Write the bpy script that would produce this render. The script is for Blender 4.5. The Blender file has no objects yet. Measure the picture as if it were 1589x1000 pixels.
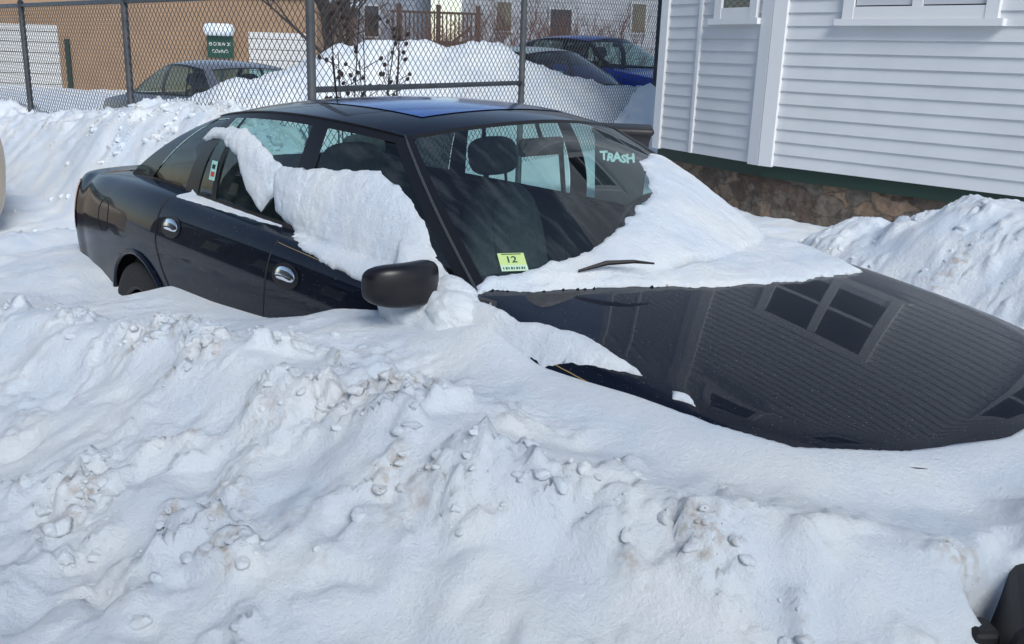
import bpy, bmesh, numpy as np, math, random
from mathutils import Vector, Matrix
from mathutils.bvhtree import BVHTree
scene=bpy.context.scene
random.seed(7)
# ---------------- camera
CP=np.array([2.808,-2.4992,1.5923]);YAW,PIT,ROL=math.radians(136.83),math.radians(15.63),math.radians(1.97);FPX=1482.6
ff=np.array([math.cos(PIT)*math.cos(YAW),math.cos(PIT)*math.sin(YAW),-math.sin(PIT)])
rr=np.cross(ff,[0,0,1]);rr/=np.linalg.norm(rr);uu=np.cross(rr,ff)
c,s=math.cos(ROL),math.sin(ROL);rr,uu=c*rr+s*uu,-s*rr+c*uu
cam=bpy.data.cameras.new("camera");camo=bpy.data.objects.new("camera",cam);scene.collection.objects.link(camo)
M=Matrix.Identity(4)
for i in range(3):
    M[i][0]=rr[i];M[i][1]=uu[i];M[i][2]=-ff[i];M[i][3]=CP[i]
camo.matrix_world=M;cam.sensor_width=36;cam.lens=36*FPX/1589;cam.clip_start=.05;cam.clip_end=600;scene.camera=camo
# ---------------- noise (numpy)
_rs=np.random.RandomState(3);_perm=_rs.permutation(256)
def _h(ix,iy,k=0):return _perm[(_perm[(ix+k*17)&255]+iy)&255]
def perlin(x,y,k=0):
    x=np.asarray(x,float);y=np.asarray(y,float);ix=np.floor(x).astype(int);iy=np.floor(y).astype(int);fx=x-ix;fy=y-iy
    def g(a,b,dx,dy):
        t=_h(a,b,k)*(2*np.pi/256);return np.cos(t)*dx+np.sin(t)*dy
    u=fx*fx*fx*(fx*(fx*6-15)+10);v=fy*fy*fy*(fy*(fy*6-15)+10)
    a=g(ix,iy,fx,fy);b=g(ix+1,iy,fx-1,fy);c_=g(ix,iy+1,fx,fy-1);d=g(ix+1,iy+1,fx-1,fy-1)
    return ((a+(b-a)*u)*(1-v)+(c_+(d-c_)*u)*v)*1.5
def fbm(x,y,o=4,k=0):
    s_=0;a=1;f=1
    for i in range(o):s_=s_+a*perlin(x*f+i*13.7,y*f-i*7.3,k+i);a*=.5;f*=2.03
    return s_
def worley(x,y,k=0):
    ix=np.floor(x).astype(int);iy=np.floor(y).astype(int);best=np.full(np.shape(x),9.)
    hh=np.zeros(np.shape(x))
    for dx in(-1,0,1):
        for dy in(-1,0,1):
            a=ix+dx;b=iy+dy;px=a+_h(a,b,k)/256.;py=b+_h(a,b,k+5)/256.
            d=np.hypot(px-x,py-y);m=d<best;best=np.where(m,d,best);hh=np.where(m,_h(a,b,k+9)/256.,hh)
    return best,hh
# ---------------- materials
def mat(name,base,rough=.5,metal=0,coat=0,var=0,vscale=8,bump=0,bscale=60,col2=None,spec=.5):
    m=bpy.data.materials.new(name);m.use_nodes=True;n=m.node_tree.nodes;l=m.node_tree.links
    b=n["Principled BSDF"];b.inputs["Base Color"].default_value=(*base,1);b.inputs["Roughness"].default_value=rough
    b.inputs["Metallic"].default_value=metal;b.inputs["Coat Weight"].default_value=coat;b.inputs["Coat Roughness"].default_value=.012;b.inputs["Specular IOR Level"].default_value=spec
    if var or col2:
        t=n.new("ShaderNodeTexCoord");no=n.new("ShaderNodeTexNoise");no.inputs["Scale"].default_value=vscale;no.inputs["Detail"].default_value=6
        cr=n.new("ShaderNodeValToRGB");l.new(t.outputs["Object"],no.inputs["Vector"]);l.new(no.outputs["Fac"],cr.inputs[0])
        c2=col2 or tuple(x*(1-var) for x in base)
        cr.color_ramp.elements[0].position=.35;cr.color_ramp.elements[0].color=(*c2,1);cr.color_ramp.elements[1].position=.65;cr.color_ramp.elements[1].color=(*base,1)
        l.new(cr.outputs[0],b.inputs["Base Color"])
    if bump:
        t=n.new("ShaderNodeTexCoord");no=n.new("ShaderNodeTexNoise");no.inputs["Scale"].default_value=bscale;no.inputs["Detail"].default_value=5
        bp=n.new("ShaderNodeBump");bp.inputs["Strength"].default_value=bump;bp.inputs["Distance"].default_value=.01
        l.new(t.outputs["Object"],no.inputs["Vector"]);l.new(no.outputs["Fac"],bp.inputs["Height"]);l.new(bp.outputs[0],b.inputs["Normal"])
    return m
def glass(name,tint,base=.07,edge=.8):
    m=bpy.data.materials.new(name);m.use_nodes=True;n=m.node_tree.nodes;l=m.node_tree.links
    for x in list(n):n.remove(x)
    o=n.new("ShaderNodeOutputMaterial");mx=n.new("ShaderNodeMixShader");t=n.new("ShaderNodeBsdfTransparent");g=n.new("ShaderNodeBsdfGlossy")
    lw=n.new("ShaderNodeLayerWeight");lw.inputs[0].default_value=.5
    pw=n.new("ShaderNodeMath");pw.operation='POWER';pw.inputs[1].default_value=4.0;l.new(lw.outputs["Facing"],pw.inputs[0])
    ma=n.new("ShaderNodeMath");ma.operation='MULTIPLY_ADD';ma.inputs[1].default_value=edge;ma.inputs[2].default_value=base;l.new(pw.outputs[0],ma.inputs[0])
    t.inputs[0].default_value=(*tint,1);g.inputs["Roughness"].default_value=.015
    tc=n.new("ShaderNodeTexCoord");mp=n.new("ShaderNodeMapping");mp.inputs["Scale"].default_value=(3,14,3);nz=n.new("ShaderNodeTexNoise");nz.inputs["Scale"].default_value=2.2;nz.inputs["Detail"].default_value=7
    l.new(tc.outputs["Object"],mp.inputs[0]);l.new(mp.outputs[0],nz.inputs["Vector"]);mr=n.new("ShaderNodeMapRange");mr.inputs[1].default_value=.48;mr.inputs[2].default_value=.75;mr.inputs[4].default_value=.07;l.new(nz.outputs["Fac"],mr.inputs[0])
    df=n.new("ShaderNodeBsdfDiffuse");df.inputs[0].default_value=(.35,.40,.42,1);m2=n.new("ShaderNodeMixShader");l.new(mr.outputs[0],m2.inputs[0]);l.new(mx.outputs[0],m2.inputs[1]);l.new(df.outputs[0],m2.inputs[2])  # pale diffuse streaks painted in for streaky reflections on the glass
    l.new(ma.outputs[0],mx.inputs[0]);l.new(t.outputs[0],mx.inputs[1]);l.new(g.outputs[0],mx.inputs[2]);l.new(m2.outputs[0],o.inputs[0])
    return m
def paintmat(name,base,coat=.46):
    m=mat(name,base,.3,0,coat,spec=.05);n=m.node_tree.nodes;l=m.node_tree.links;b=n["Principled BSDF"]
    t=n.new("ShaderNodeTexCoord");no=n.new("ShaderNodeTexNoise");no.inputs["Scale"].default_value=220;no.inputs["Detail"].default_value=3
    n2=n.new("ShaderNodeTexNoise");n2.inputs["Scale"].default_value=3.5;n2.inputs["Detail"].default_value=6
    l.new(t.outputs["Object"],no.inputs["Vector"]);l.new(t.outputs["Object"],n2.inputs["Vector"])
    mr=n.new("ShaderNodeMapRange");mr.inputs[1].default_value=.70;mr.inputs[2].default_value=.74;l.new(no.outputs["Fac"],mr.inputs[0])
    m2=n.new("ShaderNodeMapRange");m2.inputs[1].default_value=.50;m2.inputs[2].default_value=.75;m2.inputs[3].default_value=.0;m2.inputs[4].default_value=.012;l.new(n2.outputs["Fac"],m2.inputs[0])
    mu=n.new("ShaderNodeMath");mu.operation='MULTIPLY_ADD';l.new(mr.outputs[0],mu.inputs[0]);mu.inputs[1].default_value=.6;l.new(m2.outputs[0],mu.inputs[2])
    mx=n.new("ShaderNodeMix");mx.data_type='RGBA';mx.inputs[6].default_value=(*base,1);mx.inputs[7].default_value=(.35,.37,.40,1);l.new(mu.outputs[0],mx.inputs[0]);l.new(mx.outputs[2],b.inputs["Base Color"])
    return m
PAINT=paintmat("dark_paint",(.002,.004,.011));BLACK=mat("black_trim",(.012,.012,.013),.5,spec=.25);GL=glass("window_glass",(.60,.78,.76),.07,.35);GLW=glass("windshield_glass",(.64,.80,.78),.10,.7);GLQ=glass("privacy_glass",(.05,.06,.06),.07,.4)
BLK2=mat("satin_black_trim",(.006,.006,.008),.35,0,0,spec=.4);TRM=mat("grey_trim_strip",(.06,.065,.07),.3,.3)
INT=mat("interior_cloth",(.045,.047,.052),.85,var=.3,vscale=60);RUB=mat("tyre_rubber",(.015,.015,.015),.8,bump=.3)
RED=mat("tail_lens",(.4,.01,.01),.15,0,1);SILV=mat("rim_metal",(.05,.05,.055),.45,.8);CHR=mat("headlight_lens",(.10,.11,.12),.1,.3)
GOLD=mat("pinstripe_gold",(.30,.22,.08),.4);HND=mat("chrome_handle",(.85,.87,.90),.16,1.)
def snowmat(name="snow",lift=0.):
    m=bpy.data.materials.new(name);m.use_nodes=True;n=m.node_tree.nodes;l=m.node_tree.links
    b=n["Principled BSDF"];b.inputs["Roughness"].default_value=.7;b.inputs["Specular IOR Level"].default_value=.3
    at=n.new("ShaderNodeAttribute");at.attribute_name="dirt";tc=n.new("ShaderNodeTexCoord")
    no=n.new("ShaderNodeTexNoise");no.inputs["Scale"].default_value=34;no.inputs["Detail"].default_value=9;l.new(tc.outputs["Object"],no.inputs["Vector"])
    mu=n.new("ShaderNodeMath");mu.operation='MULTIPLY';l.new(at.outputs["Fac"],mu.inputs[0])
    mr=n.new("ShaderNodeMapRange");mr.inputs[1].default_value=.46;mr.inputs[2].default_value=.66;mr.inputs[4].default_value=.65;l.new(no.outputs["Fac"],mr.inputs[0]);l.new(mr.outputs[0],mu.inputs[1])
    n4=n.new("ShaderNodeTexNoise");n4.inputs["Scale"].default_value=4;n4.inputs["Detail"].default_value=5;l.new(tc.outputs["Object"],n4.inputs["Vector"])
    cr=n.new("ShaderNodeValToRGB");l.new(n4.outputs["Fac"],cr.inputs[0]);cr.color_ramp.elements[0].position=.38;cr.color_ramp.elements[0].color=(.77+lift,.86+lift,.95+lift,1);cr.color_ramp.elements[1].position=.62;cr.color_ramp.elements[1].color=(.89+lift,.94+lift,.97+lift,1)
    mx=n.new("ShaderNodeMix");mx.data_type='RGBA';l.new(cr.outputs[0],mx.inputs[6]);mx.inputs[7].default_value=(.46,.37,.27,1)
    l.new(mu.outputs[0],mx.inputs[0])
    n5=n.new("ShaderNodeTexNoise");n5.inputs["Scale"].default_value=140;n5.inputs["Detail"].default_value=2;l.new(tc.outputs["Object"],n5.inputs["Vector"])
    m5=n.new("ShaderNodeMapRange");m5.inputs[1].default_value=.70;m5.inputs[2].default_value=.76;l.new(n5.outputs["Fac"],m5.inputs[0])
    m6=n.new("ShaderNodeMath");m6.operation='MULTIPLY';l.new(m5.outputs[0],m6.inputs[0])
    m7=n.new("ShaderNodeMath");m7.operation='MULTIPLY_ADD';m7.inputs[1].default_value=1.2;m7.inputs[2].default_value=.04;l.new(at.outputs["Fac"],m7.inputs[0]);l.new(m7.outputs[0],m6.inputs[1])
    mx2=n.new("ShaderNodeMix");mx2.data_type='RGBA';l.new(m6.outputs[0],mx2.inputs[0]);l.new(mx.outputs[2],mx2.inputs[6]);mx2.inputs[7].default_value=(.07,.055,.045,1)
    l.new(mx2.outputs[2],b.inputs["Base Color"])
    n2=n.new("ShaderNodeTexNoise");n2.inputs["Scale"].default_value=60;n2.inputs["Detail"].default_value=10;n2.inputs["Roughness"].default_value=.8;l.new(tc.outputs["Object"],n2.inputs["Vector"])
    bp=n.new("ShaderNodeBump");bp.inputs["Strength"].default_value=1.0;bp.inputs["Distance"].default_value=.015;l.new(n2.outputs["Fac"],bp.inputs["Height"]);l.new(bp.outputs[0],b.inputs["Normal"])
    return m
SNOW=snowmat();SNOWC=snowmat("snow_crumb",.02)
# ---------------- mesh helpers
def link(o):scene.collection.objects.link(o)
def empty(name,label,cat,loc=(0,0,0),rz=0):
    o=bpy.data.objects.new(name,None);link(o);o.location=loc;o.rotation_euler=(0,0,rz);o["label"]=label;o["category"]=cat;return o
def mk(name,v,f,m,parent=None,smooth=True,normals=None):
    me=bpy.data.meshes.new(name);v=np.asarray(v,float)
    me.from_pydata(v.tolist(),[],[tuple(x) for x in f]);me.update()
    if smooth: me.polygons.foreach_set("use_smooth",[True]*len(me.polygons))
    if normals is not None: me.normals_split_custom_set_from_vertices(np.asarray(normals,float).tolist())
    me.materials.append(m);o=bpy.data.objects.new(name,me);link(o)
    if parent:o.parent=parent
    return o
def gridf(nu,nv):
    return [(i*nv+j,(i+1)*nv+j,(i+1)*nv+j+1,i*nv+j+1) for i in range(nu-1) for j in range(nv-1)]
class MB:
    def __init__(s):s.v=[];s.f=[]
    def add(s,v,f):
        k=len(s.v);s.v+=[tuple(map(float,a)) for a in v];s.f+=[tuple(k+i for i in a) for a in f]
    def box(s,c_,d,rz=0,rx=0,ry=0,bev=0,seg=2):
        bm=bmesh.new();bmesh.ops.create_cube(bm,size=1)
        for q in bm.verts:q.co=Vector((q.co.x*d[0],q.co.y*d[1],q.co.z*d[2]))
        if bev:bmesh.ops.bevel(bm,geom=list(bm.edges),offset=bev,segments=seg,profile=.5,affect='EDGES')
        R_=Matrix.Rotation(rz,3,'Z')@Matrix.Rotation(ry,3,'Y')@Matrix.Rotation(rx,3,'X')
        bm.verts.index_update();s.add([R_@q.co+Vector(c_) for q in bm.verts],[[q.index for q in f.verts] for f in bm.faces]);bm.free()
    def tube(s,path,r,n=6,cap=True):
        P_=[Vector(p) for p in path];k=len(P_);vs=[];rs_=r if hasattr(r,'__len__') else [r]*k
        for i in range(k):
            t=(P_[min(i+1,k-1)]-P_[max(i-1,0)]).normalized();a=t.cross(Vector((0,0,1)))
            if a.length<.05:a=t.cross(Vector((0,1,0)))
            a.normalize();b=t.cross(a)
            for j in range(n):
                q=2*math.pi*j/n;vs.append(P_[i]+(a*math.cos(q)+b*math.sin(q))*rs_[i])
        fs=[(i*n+j,i*n+(j+1)%n,(i+1)*n+(j+1)%n,(i+1)*n+j) for i in range(k-1) for j in range(n)]
        if cap:fs+=[tuple(range(n)),tuple(range((k-1)*n,k*n))]
        s.add(vs,fs)
    def obj(s,name,m,parent=None,smooth=False):return mk(name,s.v,s.f,m,parent,smooth)
def hermite(xk,yk,x):
    xk=np.asarray(xk,float);yk=np.asarray(yk,float);x=np.asarray(x,float)
    d=np.diff(yk)/np.diff(xk);h=np.diff(xk);m=np.zeros(len(xk))
    m[1:-1]=(d[:-1]*h[1:]+d[1:]*h[:-1])/(h[:-1]+h[1:]);m[0]=d[0];m[-1]=d[-1]
    i=np.clip(np.searchsorted(xk,x,side='right')-1,0,len(xk)-2)
    t=(x-xk[i])/h[i];t2=t*t;t3=t2*t
    return (2*t3-3*t2+1)*yk[i]+(t3-2*t2+t)*h[i]*m[i]+(-2*t3+3*t2)*yk[i+1]+(t3-t2)*h[i]*m[i+1]
def sstep(a,b,x):
    t=np.clip((x-a)/(b-a),0,1);return t*t*(3-2*t)
# ---------------- body surface
ST=np.array([#x    w    zb   zs   zc   ws
(-2.47,.60,.40,.78,.79,.56),(-2.445,.70,.33,.88,.89,.61),(-2.37,.78,.28,.925,.94,.66),(-2.1,.845,.24,.96,.985,.69),(-1.75,.875,.22,.98,1.005,.70),
(-1.35,.892,.2,.985,1.0,.725),(-.8,.897,.2,.97,1.0,.745),(-.2,.897,.2,.955,1.0,.755),(.4,.897,.2,.940,1.0,.755),(.8,.893,.2,.930,.962,.755),
(1.1,.888,.2,.896,.926,.76),(1.4,.872,.2,.856,.886,.755),(1.65,.84,.2,.819,.849,.735),(1.8,.79,.2,.797,.823,.69),(1.95,.69,.21,.776,.798,.58),(2.06,.57,.23,.757,.777,.44),(2.13,.46,.25,.67,.71,.30),
(2.21,.36,.28,.56,.60,.20),(2.27,.30,.32,.49,.51,.16)])
def S(x,t):
    x=np.atleast_1d(np.asarray(x,float));t=np.atleast_1d(np.asarray(t,float))
    w,zb,zs,zc,ws=[hermite(ST[:,0],ST[:,k],x) for k in range(1,6)];H=zs-zb
    Y=np.array([w*.90,w*.965,w*.99,w,w*.985,ws*.38+w*.62,ws,ws*.55,0*w])
    Z=np.array([zb,zb+.2*H,zb+.42*H,zb+.62*H,zb+.80*H,zb+.945*H,zs,zs+(zc-zs)*.70,zc])
    i=np.clip(np.floor(t).astype(int),0,7);k=np.arange(len(x));a=t-i
    def crm(A,last):
        p1=A[i,k];p2=A[i+1,k];p0=A[np.maximum(i-1,0),k];p3=np.where(i+2<=8,A[np.minimum(i+2,8),k],last)
        return .5*((2*p1)+(-p0+p2)*a+(2*p0-5*p1+4*p2-p3)*a*a+(-p0+3*p1-3*p2+p3)*a**3)
    y=crm(Y,-Y[7]);z=crm(Z,Z[7])
    return np.stack([x,-y,z],-1)
def side_pt(x,z,sd=-1,off=0):
    t=np.linspace(0,6.3,400);p=S(np.full(400,x),t);k=int(np.argmin(abs(p[:,2]-z)));q=p[k].copy()
    d=p[min(k+1,399)]-p[max(k-1,0)];n=np.array([0,-d[2],d[1]]);n/=np.linalg.norm(n)+1e-9
    if n[1]>0:n=-n
    q=q+n*off
    if sd>0:q[1]*=-1
    return q
car=empty("parked_car","dark blue-black sedan half buried in ploughed snow","car")
xs=np.concatenate([np.linspace(-2.47,-2.3,18)[:-1],np.linspace(-2.3,2.27,330)])
ts=np.linspace(0,8,97);NX=len(xs)
tt=np.concatenate([ts,ts[::-1][1:]]);NT=len(tt)
half=np.concatenate([np.ones(97),-np.ones(96)])
V=np.zeros((NX,NT,3))
for j in range(NT):
    p=S(xs,np.full(NX,tt[j]));p[:,1]*=half[j];V[:,j]=p
wx_=sstep(.80,.98,xs)*(1-sstep(2.02,2.09,xs));wt_=sstep(5.75,6.5,tt);WA=wx_[:,None]*wt_[None,:]
Xh=V[...,0]-.8;ZA=.962-.115*Xh-.025*Xh*Xh-.052*V[...,1]**2
V[...,2]=V[...,2]*(1-WA)+ZA*WA
WM=(sstep(.80,.90,xs)*(1-sstep(2.05,2.10,xs)))[:,None]*sstep(5.5,5.8,tt)[None,:];WM=WM[1:-1,1:-1]
for it in range(240):
    A=V[...,2];L1=.5*(A[:-2,1:-1]+A[2:,1:-1])-A[1:-1,1:-1]
    A[1:-1,1:-1]+=.5*WM*L1
    B_=V[...,1];L2=.5*(B_[:-2,1:-1]+B_[2:,1:-1])-B_[1:-1,1:-1];B_[1:-1,1:-1]+=.5*WM*L2
F=np.array(gridf(NX,NT));VV=V.reshape(-1,3);TT=np.tile(tt,NX)
fn=np.cross(VV[F[:,2]]-VV[F[:,0]],VV[F[:,3]]-VV[F[:,1]]);cen=VV[F].mean(1)
sgn=np.sign(np.sum(fn*(cen-[0,0,.5]),1).mean());F=F if sgn>0 else F[:,::-1];fn=fn*sgn
NN=np.zeros_like(VV)
for k in range(4):np.add.at(NN,F[:,k],fn)
NN/=np.linalg.norm(NN,axis=1)[:,None]+1e-9
WB=(sstep(.90,1.02,xs)*(1-sstep(1.96,2.04,xs)))[:,None]*sstep(6.05,6.6,tt)[None,:]
XN=V[...,0]-.8;NA=np.stack([.115+.05*XN,.104*V[...,1],np.ones_like(XN)],-1);NA/=np.linalg.norm(NA,axis=-1)[...,None]
WB=WB.reshape(-1,1);NN=NN*(1-WB)+NA.reshape(-1,3)*WB;NN/=np.linalg.norm(NN,axis=1)[:,None]+1e-9
ct=TT[F].mean(1);cx,cy,cz=cen.T
fxb=.79+.20*(1-(cy/.74)**2);rxb=-1.82-.13*(1-(cy/.70)**2)
hole=(ct>6.1)&(cx<fxb)&(cx>rxb)
dr=np.hypot(cx+1.35,cz-.33);df=np.hypot(cx-1.35,cz-.33);sidem=(abs(cy)>.6)&(ct<6)
hole|=sidem&((dr<.362)|(df<.362))
part=np.zeros(len(F),int)
sd=sidem&(cz>.27)
part[sd&(cx>-.2)&(cx<.80)&(cy<0)]=1;part[sd&(cx>-.2)&(cx<.80)&(cy>0)]=2
rd=sd&(cx>-1.13)&(cx<-.2)&(dr>.42);part[rd&(cy<0)]=3;part[rd&(cy>0)]=4
part[(ct>5.8)&(cx>fxb)&(cx>.7)&(cx<2.12-.33*(cy/.75)**2)]=5
part[(ct>6.0)&(cx<rxb)&(cx>-2.42)]=6
part[(part==0)&(cx>2.0)]=7;part[(part==0)&(cx<-2.3)&(cz<.62)]=8
names={0:"body",1:"door",2:"door",3:"door",4:"door",5:"hood",6:"trunk_lid",7:"bumper",8:"bumper"}
P={}
for k,nm in names.items():
    fs=F[(part==k)&~hole];ids=np.unique(fs);mp=-np.ones(len(VV),int);mp[ids]=np.arange(len(ids))
    vs=VV[ids];fl=mp[fs].tolist();nn=NN[ids]
    if k in(7,8):
        e=NX-1 if k==7 else 0;b=len(vs);vs=np.concatenate([vs,V[e]]);fl.append([b+j for j in range(NT)]);nn=np.concatenate([nn,np.tile([1. if k==7 else -1.,0,0],(NT,1))])
    P[k]=mk(nm,vs,fl,PAINT,car,normals=nn)
# ---------------- canopy
def FR(s):
    a=np.array([.79,.745,.93]);b=np.array([.15,.53,1.312]);s=np.asarray(s)[...,None];return a+(b-a)*s+np.array([0.0,.02,.012])*4*s*(1-s)
def RC(s):
    a=np.array([-1.84,.69,.98]);b=np.array([-1.12,.57,1.295]);s=np.asarray(s)[...,None];return a+(b-a)*s+np.array([-.0,.02,.02])*4*s*(1-s)
def side(u,s):
    u,s=np.broadcast_arrays(np.asarray(u,float),np.asarray(s,float))
    p=FR(s)*(1-u[...,None])+RC(s)*u[...,None];b=4*u*(1-u)
    p[...,1]+=b*(.035+.035*s);p[...,2]+=b*(.004+.042*s**1.5)
    return p
def wsh(v,s):
    v,s=np.broadcast_arrays(np.asarray(v,float),np.asarray(s,float))
    p=FR(s);y=p[...,1].copy();q=p.copy();q[...,1]=y*(2*v-1);b=1-(2*v-1)**2
    q[...,0]+=b*(.20-.08*s);q[...,2]+=b*(.025+.03*s)
    return q
def rsh(v,s):
    v,s=np.broadcast_arrays(np.asarray(v,float),np.asarray(s,float))
    p=RC(s);y=p[...,1].copy();q=p.copy();q[...,1]=y*(2*v-1);b=1-(2*v-1)**2
    q[...,0]-=b*(.13-.05*s);q[...,2]+=b*(.02+.02*s)
    return q
def roof(u,v):
    u,v=np.broadcast_arrays(np.asarray(u,float),np.asarray(v,float))
    S0=side(u,np.ones_like(u));near=S0*np.array([1,-1,1]);far=S0
    f=wsh(v,np.ones_like(v));r=rsh(v,np.ones_like(v));U=u[...,None];W=v[...,None]
    c00=wsh(0*v,1+0*v);c01=wsh(1+0*v,1+0*v);c10=rsh(0*v,1+0*v);c11=rsh(1+0*v,1+0*v)
    p=(1-W)*near+W*far+(1-U)*f+U*r-((1-U)*(1-W)*c00+(1-U)*W*c01+U*(1-W)*c10+U*W*c11)
    e=(1-(2*v-1)**4)*(1-(2*u-1)**6);p[...,2]+=.012*e
    return p
def quadpatch(name,fn,a0,a1,s0,s1,nu,nv,m,parent,mir=1,off=0):
    i=np.linspace(0,1,nu)[:,None];ss=np.linspace(s0,s1,nv)[None,:]
    lo=a0[0]+(a0[1]-a0[0])*ss;hi=a1[0]+(a1[1]-a1[0])*ss;uu_=lo+(hi-lo)*i;s_=ss+0*i
    p=fn(uu_,s_)
    du=fn(uu_+1e-3,s_)-p;dv=fn(uu_,s_+1e-3)-p;n=np.cross(du,dv);n/=np.linalg.norm(n,axis=-1)[...,None]+1e-12
    ctr=np.array([-.4,0,.9]);sg=np.where(np.sum(n*(p-ctr),-1)<0,-1,1);n=n*sg[...,None]
    p=p+n*off
    if mir<0:p=p*[1,-1,1];n=n*[1,-1,1]
    p=p.reshape(-1,3);n=n.reshape(-1,3);f=gridf(nu,nv)
    g=np.array(f);q=np.cross(p[g[:,2]]-p[g[:,0]],p[g[:,3]]-p[g[:,1]])
    if np.sum(q*n[g[:,0]])<0:f=[x[::-1] for x in f]
    return mk(name,p,f,m,parent,normals=n)
GB=[(.0,.0),(.028,.045),(.374,.280),(.414,.348),(.695,.785),(.745,.840),(.90,.955),(1,1)]
sb,st=.05,.92
for mir in (-1,1):
    D1=P[1] if mir<0 else P[2];D2=P[3] if mir<0 else P[4]
    for a,b in ((0,1),(2,3),(4,5),(6,7)):
        quadpatch("pillar",side,GB[a],GB[b],0,1,8,30,PAINT if a==6 else BLK2,car,mir)
    for a,b in ((1,2),(3,4),(5,6)):
        quadpatch("window_frame",side,GB[a],GB[b],st,1,24,4,BLK2,car,mir)
        quadpatch("window_frame",side,GB[a],GB[b],0,sb,24,4,BLACK,car,mir)
    quadpatch("window",side,GB[1],GB[2],sb,st,24,24,GL,D1,mir,-.004)
    quadpatch("window",side,GB[3],GB[4],sb,st,24,24,GL,D2,mir,-.004)
    quadpatch("window_divider",side,(.625,.712),(.642,.730),sb,st,3,24,BLACK,D2,mir,.001)
    quadpatch("quarter_window",side,GB[5],GB[6],sb,st,12,24,GLQ,car,mir,-.004)
    b=MB();b.tube([FR(np.array(q_))*[1,mir,1]+[0,mir*.002,.002] for q_ in np.linspace(.0,1,14)],.0045,6);b.obj("pillar_trim",TRM,car,True)
    b=MB();b.tube([side(np.array(q_),np.array(1.))*[1,mir,1]+[0,mir*.001,.002] for q_ in np.linspace(.0,1,30)],.004,6);b.obj("roof_trim",BLK2,car,True)
quadpatch("windshield",wsh,(.02,.02),(.98,.98),.0,.97,40,30,GLW,car)
quadpatch("pillar",wsh,(0,0),(.02,.02),0,1,4,30,BLK2,car);quadpatch("pillar",wsh,(.98,.98),(1,1),0,1,4,30,BLK2,car)
quadpatch("windshield_trim",wsh,(.02,.02),(.98,.98),.97,1,40,3,BLACK,car)
quadpatch("rear_window",rsh,(.05,.05),(.95,.95),.05,.95,30,20,GL,car)
quadpatch("pillar",rsh,(0,0),(.05,.05),0,1,4,30,PAINT,car);quadpatch("pillar",rsh,(.95,.95),(1,1),0,1,4,30,PAINT,car)
quadpatch("rear_window_trim",rsh,(.05,.05),(.95,.95),0,.05,30,3,BLACK,car);quadpatch("rear_window_trim",rsh,(.05,.05),(.95,.95),.95,1,30,3,BLACK,car)
quadpatch("roof",roof,(0,0),(1,1),0,1,60,60,PAINT,car)
SRG=mat("sunroof_glass_painted_sky",(.03,.20,.68),.10,.9,0,var=.5,vscale=3)  # blue sky reflection put into the panel's own colour
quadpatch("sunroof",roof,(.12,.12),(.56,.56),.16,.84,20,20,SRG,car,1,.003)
# interior
b=MB();b.box((-.45,0,.30),(2.7,1.5,.04));b.box((-1.9,0,.62),(.05,1.3,.6));b.box((1.0,0,.6),(.05,1.4,.6))
for sdd in(-1,1):b.box((-.4,sdd*.78,.62),(2.6,.02,.62))
b.obj("cabin_floor",INT,car)
b=MB();b.box((.80,0,.86),(.42,1.40,.14),bev=.05,seg=3);b.box((.45,0,.62),(.6,.22,.3),bev=.04);b.obj("dashboard",INT,car,True)
def rounded(b,c_,d,ry=0,k=3.2,n=4):
    bm=bmesh.new();bmesh.ops.create_icosphere(bm,subdivisions=n,radius=1);R_=Matrix.Rotation(ry,3,'Y')
    for vv in bm.verts:
        x,y,z=vv.co;q=(abs(x)**k+abs(y)**k+abs(z)**k)**(-1/k);vv.co=R_@Vector((x*q*d[0]/2,y*q*d[1]/2,z*q*d[2]/2))+Vector(c_)
    bm.verts.index_update();b.add([v.co for v in bm.verts],[[v.index for v in f.verts] for f in bm.faces]);bm.free()
SEAT=mat("seat_fabric_grey",(.10,.105,.115),.9,var=.3,vscale=40)
for sy in(-.37,.37):
    b=MB();rounded(b,(.02,sy,.50),(.54,.48,.20),-.15);rounded(b,(-.30,sy,.75),(.14,.44,.60),-.28,3);rounded(b,(-.245,sy,.75),(.10,.26,.5),-.28,3)
    for dy in(-.06,.06):b.tube([(-.38,sy+dy,1.00),(-.40,sy+dy,1.14)],.007)
    rounded(b,(-.41,sy,1.155),(.11,.26,.17),-.25,3.0);b.obj("seat",SEAT,car,True)
b=MB();rounded(b,(-1.02,0,.50),(.52,1.3,.2),0,5);rounded(b,(-1.36,0,.80),(.17,1.3,.58),-.35,5)
for sy in(-.4,.4):rounded(b,(-1.47,sy,1.10),(.09,.25,.13),-.25)
b.box((-1.72,0,.97),(.5,1.3,.02));b.obj("rear_seat",SEAT,car,True)
b=MB();b.tube([(.47+.08*math.cos(a)*.45,.37+.18*math.sin(a),.93+.18*math.cos(a)*.9) for a in np.linspace(0,2*math.pi,28)],.014,8)
b.tube([(.47,.20,.93),(.47,.55,.93)],.014);b.tube([(.47,.37,.93),(.75,.37,.86)],.02);b.obj("steering_wheel",BLACK,car,True)
b=MB();b.box((.27,0,1.27),(.03,.24,.065),bev=.012,rz=.1);b.tube([(.27,0,1.29),(.24,0,1.35)],.008);b.obj("rear_view_mirror",BLACK,car,True)
for sg in(-1,1):
    b=MB();b.tube([(-.25,sg*.63,1.22),(-.24,sg*.655,1.0),(-.22,sg*.68,.7)],.012,6);b.obj("seat_belt",BLACK,car)
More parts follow.
